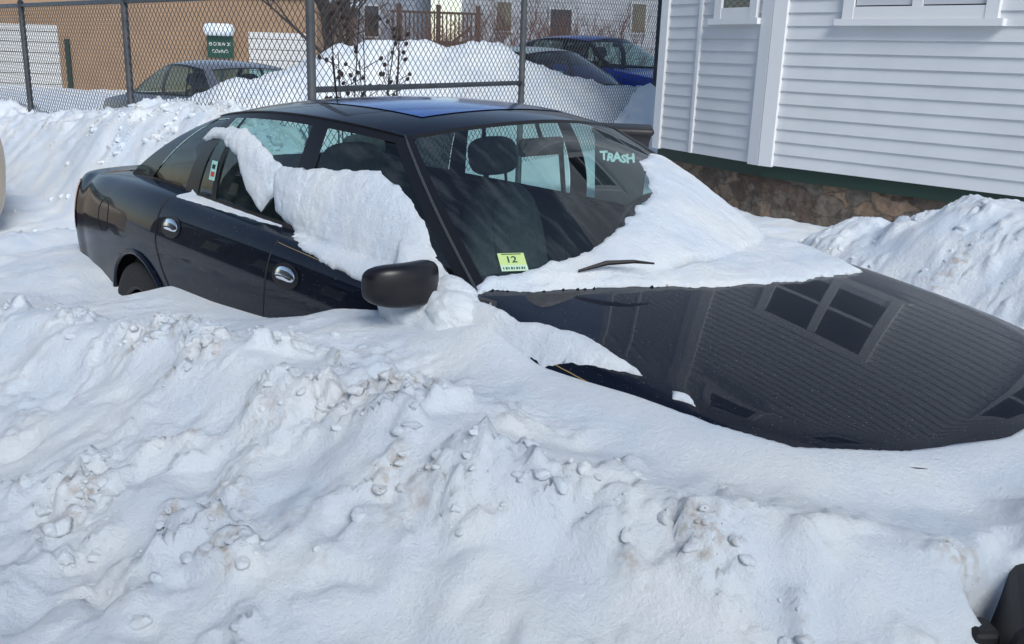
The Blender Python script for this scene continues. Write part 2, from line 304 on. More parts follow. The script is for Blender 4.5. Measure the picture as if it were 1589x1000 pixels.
# wheels
def wheel(x,y):
    w=bpy.data.objects.new("wheel",None);link(w);w.parent=car;w.location=(x,y,.33)
    prof=[(-.10,.20),(-.105,.27),(-.09,.31),(-.06,.322),(.06,.322),(.09,.31),(.105,.27),(.10,.20)];n=40;v=[];f=[]
    for i in range(n):
        a=2*math.pi*i/n
        for yy,r in prof:v.append((r*math.cos(a),yy,r*math.sin(a)))
    for i in range(n):
        for j in range(7):f.append((i*8+j,((i+1)%n)*8+j,((i+1)%n)*8+j+1,i*8+j+1))
    t=mk("tyre",v,f,RUB,w)
    b=MB();sg=-1 if y<0 else 1
    for i in range(5):
        a=2*math.pi*i/5;b.box((.11*math.cos(a),sg*.085,.11*math.sin(a)),(.2,.02,.05),ry=-a,bev=.006)
    b.tube([(.205*math.cos(a),sg*.09,.205*math.sin(a)) for a in np.linspace(0,2*math.pi,33)],.012,6)
    b.tube([(0,sg*.05,0),(0,sg*.1,0)],.05,16);b.obj("rim",SILV,w,True)
for x in(-1.35,1.35):
    for y in(-.79,.79):wheel(x,y)
for x in(-1.35,1.35):
    for sg in(-1,1):
        b=MB();v=[];n=24
        for i in range(n+1):
            a=math.radians(-30)+math.radians(240)*i/n
            for yy in(.50,.865):v.append((x+.385*math.cos(a),sg*yy,.33+.385*math.sin(a)))
        b.add(v,[(2*i,2*i+1,2*i+3,2*i+2) for i in range(n)]);b.obj("wheel_housing",BLACK,car)
def sdpath(pts,sg,off=0.0,n=12):
    out_=[]
    for (x0,z0),(x1,z1) in zip(pts[:-1],pts[1:]):
        for i in range(n):out_.append(side_pt(x0+(x1-x0)*i/n,z0+(z1-z0)*i/n,sg,off))
    out_.append(side_pt(*pts[-1],sg,off));return out_
castset=[o for o in car.children_recursive if o.type=='MESH' and 'trim' not in o.name]
for sg in(-1,1):
    D1=P[1] if sg<0 else P[2];D2=P[3] if sg<0 else P[4]
    for xx_ in(.80,-.2):
        b=MB();b.tube(sdpath([(xx_,.29),(xx_,.93 if xx_<0 else .86)],sg),.0035);b.obj("door_seal",BLACK,D1)
    b=MB();b.tube(sdpath([(-1.0,.6),(-1.07,.68),(-1.13,.78),(-1.15,.96)],sg),.0035);b.obj("door_seal",BLACK,D2)
    for x in(-1.35,1.35):
        b=MB();b.tube([side_pt(x+.366*math.cos(a),.33+.366*math.sin(a),sg,.002) for a in np.radians(np.linspace(-12,192,40))],.013,8);b.obj("wheel_arch",PAINT,car,True)
    for a0,a1,D in((-.19,.79,D1),(-1.0,-.21,D2)):
        b=MB();b.tube(sdpath([(a0,.585),(a1,.585)],sg,.0),.014,8);b.obj("side_moulding",BLACK,D,True)
    b=MB();b.tube(sdpath([(-.19,.925),(.79,.872),(1.2,.840),(1.55,.79)],sg,.0003),.0014,4);b.obj("pinstripe",GOLD,car)
    b=MB();b.tube([side_pt(-1.78+.07*math.cos(a),.80+.075*math.sin(a),sg) for a in np.linspace(0,2*math.pi,30)],.0025,5);b.obj("fuel_door",BLACK,car)
    for hx,hz,D in((-.07,.83,D1),(-1.0,.86,D2)):
        v=[];n=24;ctr=side_pt(hx,hz,sg,.004);v.append(ctr)
        for i in range(n):
            a=2*math.pi*i/n;v.append(side_pt(hx+.088*math.cos(a),hz+.044*math.sin(a),sg,.003))
        bb=MB();bb.add(v,[(0,1+i,1+(i+1)%n) for i in range(n)])
        hn=bb.obj("handle_recess",BLK2,D,True)
        v=[];nu,nv=21,12
        for i in range(nu):
            u_=-1+2*i/(nu-1);w_=.023*math.sqrt(max(0,1-abs(u_)**3.0))+.0005
            for j in range(nv):
                a=2*math.pi*j/nv;zz_=hz+.002+.006*(1-u_*u_)+w_*math.sin(a);o_=.005+.004*(1-u_*u_)+.006*math.cos(a)*math.sqrt(max(0,1-abs(u_)**3))
                v.append(side_pt(hx+.066*u_,zz_,sg,o_))
        hh_=mk("handle",v,[(i*nv+j,i*nv+(j+1)%nv,(i+1)*nv+(j+1)%nv,(i+1)*nv+j) for i in range(nu-1) for j in range(nv)],HND,D)
        b=MB();b.tube([side_pt(hx+.05*u_,hz-.006+.005*(1-u_*u_),sg,.0135) for u_ in np.linspace(-1,1,9)],.0028,5);b.obj("handle_slot",BLACK,D)
    if sg<0:
        b=MB();bm=bmesh.new();bmesh.ops.create_icosphere(bm,subdivisions=4,radius=1)
        for vv in bm.verts:
            x,y,z=vv.co;k=(abs(x)**3.8+abs(y)**3.8+abs(z)**3.8)**(-1/3.8)
            x,y,z=x*k,y*k,z*k
            x=x*(.046 if x>0 else .024);vv.co=Vector((x-.04*y*y,y*.122,z*.062*(1+.05*y)-.004*y))
        bm.verts.index_update()
        mc=Vector((.715,sg*.940,.965))
        b.add([Vector((v_.co.x,-sg*v_.co.y,v_.co.z))+mc for v_ in bm.verts],[[v_.index for v_ in f.verts] for f in bm.faces]);bm.free()
        b.tube([(.68,sg*.78,.93),(.69,sg*.88,.94)],[.026,.020],8)
        mr=b.obj("side_mirror",BLK2,D1,True)
    v=[];zz=np.linspace(.66,.90,10);xx=np.linspace(-2.448,-2.25,12)
    for x in xx:
        for z in zz:v.append(side_pt(x,z,sg,.004))
    mk("tail_light",v,gridf(12,10),RED,car)
    v=[];zz=np.linspace(.46,.58,8);xx=np.linspace(1.85,2.12,12)
    for x in xx:
        for z in zz:v.append(side_pt(x,z,sg,.004))
    mk("headlight",v,gridf(12,8),CHR,car)
b=MB();b.tube([(1.03,-.25,.998),(1.0,-.31,1.006),(.955,-.38,1.002),(.915,-.46,.980)],[.003,.006,.008,.004]);b.obj("wiper",BLACK,car)
q=roof(np.array(.93),np.array(.5));b=MB();b.tube([q,q+[-.04,0,.2]],[.006,.004]);b.tube([q-[0,0,.01],q+[0,0,.02]],[.03,.012],10);b.obj("antenna",BLACK,car,True)
# stickers
STK=mat("sticker_green",(.46,.60,.24),.5);STW=mat("sticker_pale",(.46,.62,.48),.5);DGR=mat("dark_green_ink",(.02,.08,.05),.5)
bpy.context.view_layer.update()
def frame_of(fn,v,s_,mir=1):
    p=fn(np.array(v),np.array(s_));du=fn(np.array(v+.01),np.array(s_))-p;dv=fn(np.array(v),np.array(s_+.01))-p
    if mir<0:p,du,dv=[a*[1,-1,1] for a in(p,du,dv)];du=-du
    du/=np.linalg.norm(du);n=np.cross(du,dv);n/=np.linalg.norm(n);dv=np.cross(n,du);return p,du,dv,n
def text_mesh(txt,size,bold=0):
    cu=bpy.data.curves.new("t",'FONT');cu.body=txt;cu.size=size;cu.offset=bold;cu.align_x='CENTER';cu.align_y='CENTER';o=bpy.data.objects.new("t",cu);link(o)
    bpy.context.view_layer.update();dg=bpy.context.evaluated_depsgraph_get();me=o.evaluated_get(dg).to_mesh()
    v=np.array([q.co[:] for q in me.vertices]);f=[tuple(p.vertices) for p in me.polygons];o.evaluated_get(dg).to_mesh_clear();bpy.data.objects.remove(o);return v,f
def plate(name,p,du,dv,n,x0,x1,y0,y1,off,m,par):
    v=[p+du*a+dv*b_+n*off for a,b_ in((x0,y0),(x1,y0),(x1,y1),(x0,y1))];return mk(name,v,[(0,1,2,3)],m,par,False)
def textat(name,txt,size,p,du,dv,n,cx_,cy_,off,m,par,bold=0):
    v,f=text_mesh(txt,size,bold);v=[p+du*(a[0]+cx_)+dv*(a[1]+cy_)+n*off for a in v];return mk(name,v,f,m,par,False)
p_,du,dv,n_=frame_of(wsh,.092,.13)
ca,sa=math.cos(-.10),math.sin(-.10);du,dv=du*ca+dv*sa,dv*ca-du*sa
plate("inspection_sticker",p_,du,dv,n_,-.042,.040,-.038,.037,.004,STK,car)
plate("sticker_band",p_,du,dv,n_,-.042,.040,-.038,-.014,.005,STW,car)
textat("sticker_number","12",.036,p_,du,dv,n_,-.004,.008,.0055,DGR,car,.0006)
for i in range(9):plate("sticker_mark",p_,du,dv,n_,-.036+.008*i,-.0325+.008*i+.002*(i%2),-.032,-.022,.0055,DGR,car)
plate("sticker_mark",p_,du,dv,n_,-.03,.03,.030,.033,.0055,DGR,car)
p_,du,dv,n_=frame_of(side,.675,.30,-1)
if n_[1]>0:n_=-n_
TEALS=mat("sticker_teal",(.35,.65,.58),.5);REDS=mat("sticker_red",(.5,.05,.04),.5)
plate("window_sticker",p_,du,dv,n_,-.030,.025,-.035,.045,.004,TEALS,P[3]);plate("sticker_mark",p_,du,dv,n_,-.02,.016,-.02,.0,.005,REDS,P[3]);plate("sticker_mark",p_,du,dv,n_,-.018,.012,.012,.03,.005,BLACK,P[3])
# ================= snow terrain
OUT=[(-2.50,.5,.6),(-2.45,.8,.55),(-2.0,.86,.5),(1.2,.88,.5),(1.6,.84,.62),(1.80,.74,.74),(1.98,.50,.74),(2.095,.2,.755),(2.095,-.2,.762),(1.983,-.50,.768),(1.838,-.737,.792),(1.66,-.81,.810),(1.46,-.83,.823),(1.16,-.87,.825),(.95,-.86,.89),(.76,-.88,.85),(.54,-.89,.84),(.26,-.89,.79),(.10,-.9,.73),(-.17,-.9,.66),(-.6,-.9,.63),(-1.0,-.9,.62),(-1.15,-.88,.54),(-1.4,-.88,.44),(-1.75,-.87,.48),(-1.9,-.87,.52),(-2.3,-.8,.54),(-2.45,-.75,.52),(-2.5,-.5,.5),(-2.50,.5,.6)]
O=[]
for a,b_ in zip(OUT[:-1],OUT[1:]):
    n=max(2,int(math.hypot(a[0]-b_[0],a[1]-b_[1])/.05))
    for i in range(n):O.append([a[k]+(b_[k]-a[k])*i/n for k in range(3)])
O=np.array(O);OP=np.array(OUT)[:-1,:2]
def inside(x,y,PL=None):
    PL=OP if PL is None else PL
    r=np.zeros(x.shape,bool);n=len(PL)
    for i in range(n):
        x0,y0=PL[i];x1,y1=PL[(i+1)%n]
        if y0==y1:continue
        c_=((y0>y)!=(y1>y))&(x<(x1-x0)*(y-y0)/(y1-y0)+x0);r^=c_
    return r
def pdist(x,y,PL):
    best=np.full(x.shape,9.);n=len(PL)
    for i in range(n):
        x0,y0=PL[i];x1,y1=PL[(i+1)%n];dx,dy=x1-x0,y1-y0;t=np.clip(((x-x0)*dx+(y-y0)*dy)/(dx*dx+dy*dy),0,1);best=np.minimum(best,np.hypot(x-x0-t*dx,y-y0-t*dy))
    return np.where(inside(x,y,PL),best,-best)
def seg(x,y,pts,rad):
    best=np.zeros(x.shape)
    for (x0,y0,h0),(x1,y1,h1) in zip(pts[:-1],pts[1:]):
        dx,dy=x1-x0,y1-y0;t=np.clip(((x-x0)*dx+(y-y0)*dy)/(dx*dx+dy*dy),0,1);d=np.hypot(x-x0-t*dx,y-y0-t*dy)
        best=np.maximum(best,(h0+(h1-h0)*t)*np.exp(-(d/rad)**2.2))
    return best
def dome(w_,r):return np.sqrt(np.clip(1-(w_/r)**2,0,1))
def terrain(x,y):
    base=np.full(x.shape,.30)
    base=np.where(x<-10,.3-.6*sstep(-10,-24,x)*1.0,base)
    q=np.full(x.shape,9.);L=np.full(x.shape,.5);m=(abs(x)<5.5)&(y>-4.5)&(y<4)
    xm,ym=x[m],y[m];LL=np.empty(xm.shape);Q=-pdist(xm,ym,OP)
    for i in range(0,len(xm),40000):
        dx=xm[i:i+40000,None]-O[None,:,0];dy=ym[i:i+40000,None]-O[None,:,1];d2=dx*dx+dy*dy;w_=1/(d2+.003)**2;w_/=w_.sum(1,keepdims=True)
        LL[i:i+40000]=w_@O[:,2]
    q[m]=Q;L[m]=LL
    near=sstep(.2,-.5,y)*sstep(-6,-3.2,x)
    near=np.maximum(near,sstep(1.5,1.8,x)*sstep(1.8,1.0,y))
    nx=np.clip(x,-3,3.2)
    qr=np.interp(nx,[-3,-.8,.35,1.3,1.7,2.4,3],[1.1,.78,.52,.42,.36,.3,.3]);hr=np.interp(nx,[-3,-2,-.8,0,.35,1.3,1.7,2.0,2.4,3],[.42,.50,.67,.76,.81,.83,.80,.765,.74,.66])
    wob=.10*fbm(x*1.7,y*0+3.,2,2);qr=qr+wob;hr=hr+.035*perlin(x*3.1,y*0+1.,4)
    qq=np.clip(q,0,9)
    u1=np.clip(qq/qr,0,1);mid=np.minimum(L,hr)-.020
    valley=L*(1-sstep(0,.6,u1))+mid*sstep(0,.6,u1);valley=valley*(1-sstep(.5,1,u1))+hr*sstep(.5,1,u1)
    e=qq-qr;slope=hr-.12*sstep(0,.22,e)-.15*sstep(.12,.7,e)-.24*sstep(.6,2.0,e)
    hn=np.where(qq<qr,valley,slope)
    h=base*(1-near)+hn*near
    k=sstep(.7,0,qq)*(1-near);h=h*(1-k)+L*k
    pn=fbm(x*1.1,y*1.1,4,71)
    h=np.maximum(h,(seg(x,y,[(-3.2,.75,1.08),(-4.6,.85,1.08),(-6,.85,.92),(-8,.85,.76),(-12,.9,.76)],.72))*(1+.10*pn)+.05)
    h=np.maximum(h,.2+seg(x,y,[(-8.6,1.9,.35),(-7.6,2.3,.80),(-6.9,3.7,1.40),(-6.1,5.,1.47),(-5.3,6.4,1.05),(-4.4,7.8,.95)],1.05)*(1+.08*pn))
    h=np.maximum(h,seg(x,y,[(-.6,2.45,.22),(-.1,2.4,.34),(.55,2.3,.72),(1.1,2.2,.92),(2.2,2.1,1.02),(5,2.1,1.0)],.8)*(1+.06*pn)+.08)
    h=np.where(y<-3.2,h*(1-sstep(-3.2,-5,y))+.12*sstep(-3.2,-5,y),h)
    hd=np.hypot((x-2.38)/1.0,(y+.72)/1.2);h=h-.22*sstep(.17,.07,hd+.05*perlin(x*12,y*12,6))
    ridge=np.exp(-((q-qr)/.18)**2)*near
    r2=np.exp(-((q-qr-.50-.14*perlin(x*2,y*2,8))/.16)**2)*near
    bank=sstep(.45,.75,h)*(x<-2.7)*(y>-.6)*(y<2)
    farl=(h>.6)*(y>1.2)*.45
    lump=np.clip(ridge*1.0+r2*.9+bank*.9+farl+.14,0,1)*sstep(.03,.16,q)*(1-.75*sstep(1.3,1.9,x)*sstep(.5,.2,q))
    wx=x+.03*fbm(x*9,y*9,3,41);wy=y+.03*fbm(x*9,y*9,3,43)
    w1,hh=worley(wx*14,wy*14,1);w2,h2=worley(wx*32,wy*32,3);w3,h3=worley(wx*6.5,wy*6.5,5)
    gate=sstep(-.3,.3,fbm(x*4,y*4,3,11));g2=sstep(-.2,.2,fbm(x*7,y*7,3,15))
    ch=.030*dome(w1,.62)*sstep(.25,.5,hh)*hh+.021*dome(w2,.60)*sstep(.25,.4,h2)*g2+.024*dome(w3,.9)*sstep(.3,.7,h3)*h3
    h=h+ch*lump*gate*1.25+.008*np.abs(fbm(x*26,y*26,3,81))*lump*gate
    sm=sstep(.0,.25,q)
    h=h+(.020*fbm(x*2.5,y*2.5,3,3)+.0022*fbm(x*16,y*16,3,5))*sm+.009*fbm(x*6,y*6,3,4)*(lump+.3)*sm
    hl=1.1*sstep(.05,.7,perlin(x*5.5,y*4.0,61))+.8*sstep(.1,.8,perlin(x*11,y*9,63));h=h-.027*hl*sstep(.05,.3,e)*near*sstep(-3.5,-2.9,y)
    far=sstep(3,9,np.hypot(x,y));h=h+far*.05*fbm(x*1.3,y*1.3,4,9)
    h=np.where(q<-.02,h+(.08-h)*sstep(-.02,-.08,q),h)
    dirt=np.clip((lump*gate-.12)*1.9,0,1)*sstep(.25,.75,hh)*np.clip(fbm(x*5,y*5,2,21)*1.7+.5,0,1)
    return h,dirt,lump*gate
def axis(parts):
    a=[]
    for lo,hi,st_ in parts:a.append(np.arange(lo,hi-1e-9,st_))
    return np.concatenate(a)
gx=np.concatenate([-np.geomspace(200,12,26)[:-1],axis([(-12,-3,.05),(-3,-1,.022),(-1,3,.0095),(3,8,.15)]),np.geomspace(8,200,20)])
gy=np.concatenate([-np.geomspace(200,4,22)[:-1],axis([(-4,-2.8,.08),(-2.8,-.45,.0095),(-.45,1.2,.022),(1.2,3,.02),(3,9,.055)]),np.geomspace(9,200,30)])
X,Y=np.meshgrid(gx,gy,indexing='ij');sh=X.shape;X=X.ravel();Y=Y.ravel()
Z,DT,LM=terrain(X,Y)
kx=LM*.006*fbm(X*12,Y*12,3,31);ky=LM*.006*fbm(X*12,Y*12,3,33)
def bigmesh(name,co,Fg,dirt,m,smooth=True):
    me=bpy.data.meshes.new(name);me.vertices.add(len(co));me.vertices.foreach_set("co",np.asarray(co,float).ravel());k=Fg.shape[1];Fg=Fg.astype(np.int32)
    me.loops.add(Fg.size);me.loops.foreach_set("vertex_index",Fg.ravel());me.polygons.add(len(Fg));me.polygons.foreach_set("loop_start",np.arange(0,Fg.size,k,dtype=np.int32));me.polygons.foreach_set("loop_total",np.full(len(Fg),k,dtype=np.int32))
    me.polygons.foreach_set("use_smooth",np.full(len(Fg),smooth));me.update(calc_edges=True);me.validate()
    at=me.attributes.new("dirt",'FLOAT','POINT');at.data.foreach_set("value",dirt)
    me.materials.append(m);o=bpy.data.objects.new(name,me);link(o);return o
go=bigmesh("snow_ground",np.stack([X+kx,Y+ky,Z],1),np.array(gridf(*sh)),DT,SNOW);go["kind"]="structure"
bm=bmesh.new();bmesh.ops.create_icosphere(bm,subdivisions=3,radius=1);bm.verts.index_update();IV=np.array([v.co[:] for v in bm.verts]);IF=np.array([[v.index for v in f.verts] for f in bm.faces]);bm.free()
R=np.random.RandomState(11)
reg=((X>-1.6)&(X<2.9)&(Y>-2.5)&(Y<-.95)).astype(float)*(LM**2.4)*(.3+DT)
reg+=((X>-6)&(X<-2.6)&(Y>-.4)&(Y<.9)).astype(float)*.3*(LM**2)*8
reg+=((X>-.2)&(X<2.5)&(Y>1.3)&(Y<2.6)).astype(float)*.12*LM
reg/=reg.sum();pick=R.choice(len(X),1300,p=reg,replace=False)
CV=[];CF=[];CD=[]
for n_,i in enumerate(pick):
    r=.0035+.016*R.rand()**2.8
    if X[i]<-2.6 or Y[i]>1:r*=1.8
    A_=R.randn(3,3);Qm,_=np.linalg.qr(A_);p=IV
    for _k in range(9):
        nrm=R.randn(3);nrm/=np.linalg.norm(nrm);dd=.5+.4*R.rand();ex=np.maximum(p@nrm-dd,0);p=p-ex[:,None]*nrm*.8
    p=p*(1+.10*np.sin(p@R.randn(3)*7+R.rand()*6)[:,None]);p=(p*np.array([1.25,1.,.8]))@Qm*r*np.array([1.2,1.2,.85])
    p=p+np.array([X[i],Y[i],Z[i]-r*.2]);CV.append(p);CF.append(IF+n_*len(IV));CD.append(np.full(len(IV),DT[i]*.9))
ck=bigmesh("snow_chunks",np.concatenate(CV),np.concatenate(CF),np.concatenate(CD),SNOWC);ck["kind"]="stuff";ck["label"]="loose lumps of snow crumbled over the ploughed bank";ck["category"]="snow"
b=MB();b.box((2.38,-.70,.60),(.20,.34,.13),rz=.4,ry=.25,bev=.02);b.box((2.30,-.86,.63),(.05,.06,.04),rz=.9,bev=.01);b.obj("bumper_trim",BLACK,car)
# ================= snow on the car
bv=[]
for o in castset:
    mw=o.matrix_world;bv.append((o.name.split('.')[0],BVHTree.FromPolygons([(mw@v.co)[:] for v in o.data.vertices],[p.vertices[:] for p in o.data.polygons])))
def rayhit(o_,d_):
    best=None
    for n,b in bv:
        h=b.ray_cast(Vector(o_),Vector(d_))
        if h[0] and (best is None or h[3]<best[1]):best=(n,h[3],h[0],h[1])
    return best
def snow_patch(PL,axis_,thick,wid,res=.01,seed=0,warp=.015,rough=.2,dirn=None):
    PL=np.array(PL,float);lo=PL.min(0)-.05;hi=PL.max(0)+.05
    ax=np.arange(lo[0],hi[0],res);ay=np.arange(lo[1],hi[1],res);A,B=np.meshgrid(ax,ay,indexing='ij')
    def dist(A,B):
        return pdist(A+warp*fbm(A*12,B*12,3,50+seed),B+warp*fbm(A*12,B*12,3,53+seed),PL)
    D=dist(A,B);ok=D>-res*1.45
    out=ok&(D<=0)
    for it in range(3):
        e_=1e-3;gx_=(dist(A+e_,B)-dist(A-e_,B))/(2*e_);gy_=(dist(A,B+e_)-dist(A,B-e_))/(2*e_);g=np.maximum(np.hypot(gx_,gy_)**2,.3);Dn=dist(A,B)
        A=np.where(out,A-Dn*gx_/g,A);B=np.where(out,B-Dn*gy_/g,B)
    D=np.where(out,0,D)
    pos=np.zeros(A.shape+(3,))
    T=thick*np.sqrt(np.clip(1-(1-np.clip(D/wid,0,1))**2,0,1))*(1+rough*fbm(A*6,B*6,3,57+seed))+.002*fbm(A*30,B*30,2,59)*np.clip(D/.02,0,1)
    T=np.where(out,.0005,np.maximum(T,.002))
    dn=np.array(dirn if dirn else ((0,-.95,.3) if axis_=='y' else (.3,-.1,.95)));dn=dn/np.linalg.norm(dn)
    for i in range(len(ax)):
        for j in range(len(ay)):
            if not ok[i,j]:continue
            a,b_=A[i,j],B[i,j]
            h=rayhit((a,-2.,b_),(0,1,0)) if axis_=='y' else rayhit((a,b_,3.),(0,0,-1))
            if h is None or (axis_=='y' and h[2].y>-.52) or (axis_=='z' and h[2].z<.7):ok[i,j]=False;continue
            if axis_=='y' and b_>.93 and a>.79-.64*(b_-.93)/.382-.012:ok[i,j]=False;continue
            pos[i,j]=np.array(h[2])+dn*T[i,j]
    idx=-np.ones(A.shape,int);idx[ok]=np.arange(ok.sum());f=[]
    for i in range(len(ax)-1):
        for j in range(len(ay)-1):
            q=(idx[i,j],idx[i+1,j],idx[i+1,j+1],idx[i,j+1])
            if min(q)>=0:
                c4=[pos[i,j],pos[i+1,j],pos[i+1,j+1],pos[i,j+1]]
                if max(np.linalg.norm(c4[0]-c4[2]),np.linalg.norm(c4[1]-c4[3]))<res*9:f.append(q)
    return mk("snow_cover",pos[ok],f,SNOW,car)
snow_patch([(.50,.30),(.68,.15),(.76,-.04),(.82,-.19),(.85,-.40),(.79,-.64),(.765,-.73),(.80,-.755),(.92,-.54),(1.02,-.30),(1.13,-.09),(1.19,.2),(1.22,.5),(1.21,.70),(1.0,.78),(.80,.735),(.6,.675),(.45,.615),(.36,.58),(.38,.50)],'z',.033,.16,.010,seed=1,rough=.2)
snow_patch([(-.43,1.16),(-.25,1.175),(-.13,1.18),(.02,1.19),(.16,1.205),(.26,1.17),(.38,1.13),(.46,1.085),(.52,1.04),(.58,.985),(.60,.93),(.56,.88),(.40,.89),(.22,.90),(.0,.92),(-.13,.94),(-.35,1.0),(-.40,1.08)],'y',.032,.12,.008,seed=2,warp=.008,rough=.18)
snow_patch([(-1.12,1.20),(-1.05,1.255),(-.75,1.28),(-.55,1.22),(-.38,1.165),(-.38,1.07),(-.47,.99),(-.59,1.04),(-.73,1.17),(-.95,1.22)],'y',.026,.06,.008,seed=3,warp=.008)
snow_patch([(.42,1.03),(.50,1.03),(.58,.985),(.66,.945),(.72,.915),(.87,.880),(.90,.82),(.82,.74),(.60,.76),(.50,.84),(.42,.94)],'y',.085,.14,.008,seed=4,warp=.006,rough=.15)
snow_patch([(-1.12,.970),(-1.09,.995),(-1.04,.978),(-.3,.962),(-.3,.956),(-1.1,.966)],'y',.004,.008,.004,seed=5,warp=.0015)
snow_patch([(.78,-.80),(1.01,-.79),(1.19,-.735),(1.30,-.735),(1.42,-.76),(1.35,-.80),(1.18,-.845),(.97,-.875),(.78,-.88)],'z',.026,.05,.008,seed=6,warp=.012)
snow_patch([(1.51,-.755),(1.56,-.745),(1.59,-.765),(1.53,-.78)],'z',.012,.02,.006,seed=7,warp=.008)
bm=bmesh.new();bmesh.ops.create_icosphere(bm,subdivisions=5,radius=1);bm.verts.index_update();iv=np.array([v.co[:] for v in bm.verts]);if_=[[v.index for v in f.verts] for f in bm.faces];bm.free()
for cc_,rr_,sd_ in (((.785,-.835,.870),(.12,.085,.080),90),((.745,-.80,.925),(.085,.055,.050),93)):
    nz=1+.10*fbm(iv[:,0]*1.5,iv[:,1]*1.5+iv[:,2]*1.3,4,sd_)
    mk("snow_cover",iv*nz[:,None]*np.array(rr_)+np.array(cc_),if_,SNOW,car)
# ================= house
WHITE=mat("white_siding",(.64,.66,.68),.5,var=.06,vscale=3);TRIM=mat("white_trim",(.72,.73,.74),.4);GREEN=mat("green_sill",(.012,.035,.024),.6);TRIM2=mat("weathered_trim",(.34,.36,.38),.6)
def stonemat():
    m=bpy.data.materials.new("rubble_stone");m.use_nodes=True;n=m.node_tree.nodes;l=m.node_tree.links;b=n["Principled BSDF"];b.inputs["Roughness"].default_value=.9
    t=n.new("ShaderNodeTexCoord");mp=n.new("ShaderNodeMapping");mp.inputs["Scale"].default_value=(1,1,1.5);l.new(t.outputs["Object"],mp.inputs[0])
    v=n.new("ShaderNodeTexVoronoi");v.inputs["Scale"].default_value=4.4;v.feature='DISTANCE_TO_EDGE';v2=n.new("ShaderNodeTexVoronoi");v2.inputs["Scale"].default_value=4.4
    no=n.new("ShaderNodeTexNoise");no.inputs["Scale"].default_value=6;no.inputs["Detail"].default_value=9
    ad=n.new("ShaderNodeVectorMath");ad.operation='ADD';sc=n.new("ShaderNodeVectorMath");sc.operation='SCALE';sc.inputs[3].default_value=.33
    l.new(mp.outputs[0],no.inputs["Vector"]);l.new(no.outputs["Color"],sc.inputs[0]);l.new(mp.outputs[0],ad.inputs[0]);l.new(sc.outputs[0],ad.inputs[1]);l.new(ad.outputs[0],v.inputs["Vector"]);l.new(ad.outputs[0],v2.inputs["Vector"])
    se=n.new("ShaderNodeSeparateColor");l.new(v2.outputs["Color"],se.inputs[0])
    cr=n.new("ShaderNodeValToRGB");l.new(se.outputs[0],cr.inputs[0]);e=cr.color_ramp.elements;e[0].color=(.08,.05,.036,1);e[1].color=(.22,.15,.10,1);x=e.new(.45);x.color=(.13,.11,.09,1)
    mr=n.new("ShaderNodeMapRange");mr.inputs[1].default_value=-.02;mr.inputs[2].default_value=.09;l.new(v.outputs["Distance"],mr.inputs[0])
    mx=n.new("ShaderNodeMix");mx.data_type='RGBA';mx.inputs[6].default_value=(.065,.052,.04,1);l.new(mr.outputs[0],mx.inputs[0]);l.new(cr.outputs[0],mx.inputs[7])
    n3=n.new("ShaderNodeTexNoise");n3.inputs["Scale"].default_value=11;n3.inputs["Detail"].default_value=9;l.new(t.outputs["Object"],n3.inputs["Vector"])
    m3=n.new("ShaderNodeMix");m3.data_type='RGBA';m3.blend_type='OVERLAY';m3.inputs[0].default_value=.8;l.new(mx.outputs[2],m3.inputs[6]);l.new(n3.outputs["Fac"],m3.inputs[7]);l.new(m3.outputs[2],b.inputs["Base Color"])
    bp=n.new("ShaderNodeBump");bp.inputs["Strength"].default_value=1;bp.inputs["Distance"].default_value=.04;l.new(n3.outputs["Fac"],bp.inputs["Height"]);l.new(bp.outputs[0],b.inputs["Normal"]);return m
STONE=stonemat();WG=mat("house_glass",(.03,.035,.04),.03,0,1);BLIND=mat("white_blind",(.55,.57,.60),.4,0,.6)
house=empty("house","white clapboard house with stone foundation and angled bay","house",(0,0,0))
P1=np.array([-3.34,5.17]);P2=np.array([-1.85,4.76]);P3=np.array([7.,4.52]);P0=np.array([-3.6,12])
def siding(name,a,b_,z0,z1):
    d=b_-a;Ln=np.linalg.norm(d);d/=Ln;nrm=np.array([d[1],-d[0]]);v=[];f=[];ex=.104;z=z0;i=0
    while z<z1:
        zz=min(z+ex,z1)
        pts=[(z,.0),(z,.018),(zz,.003)]
        for q_ in(a,b_):
            for zz_,o_ in pts:v.append((*(q_+nrm*o_),zz_))
        k=i*6;f+=[(k,k+3,k+4,k+1),(k+1,k+4,k+5,k+2)];i+=1;z+=ex
    return mk(name,v,f,WHITE,house,False)
for a,b_ in((P1,P2),(P2,P3),(P0,P1)):siding("wall",a,b_,.75,8.5)
def wbox(a,b_,f0,f1,z0,z1,o0,o1):
    d=(b_-a)/np.linalg.norm(b_-a);nrm=np.array([d[1],-d[0]]);v=[]
    for z in(z0,z1):
        for (f_,o_) in((f0,o0),(f1,o0),(f1,o1),(f0,o1)):
            p=a+d*f_+nrm*o_;v.append((*p,z))
    return v,[(0,1,2,3),(4,5,6,7),(0,1,5,4),(1,2,6,5),(2,3,7,6),(3,0,4,7)]
def wb(name,specs,m,parent):
    b=MB()
    for sp in specs:b.add(*wbox(*sp))
    return b.obj(name,m,parent)
L12=np.linalg.norm(P2-P1);L23=np.linalg.norm(P3-P2)
wb("corner_board",[(P1,P2,L12-.13,L12+.0,.74,8.5,.0,.040),(P2,P3,-.0,.13,.74,8.5,.0,.041)],TRIM,house)
wb("corner_board",[(P1,P2,-.02,.09,.74,8.5,.0,.040)],TRIM,house)
wb("siding_joint",[(P1,P2,.56,.60,.75,8.5,.0,.033)],TRIM,house)
wb("sill_board",[(P1,P2,0,L12,.64,.745,-.12,-.02),(P2,P3,0,L23,.64,.745,-.12,-.02)],GREEN,house)
wb("foundation",[(P1,P2,0,L12,-.6,.64,-.3,-.06),(P2,P3,0,L23,-.6,.64,-.3,-.06)],STONE,house)
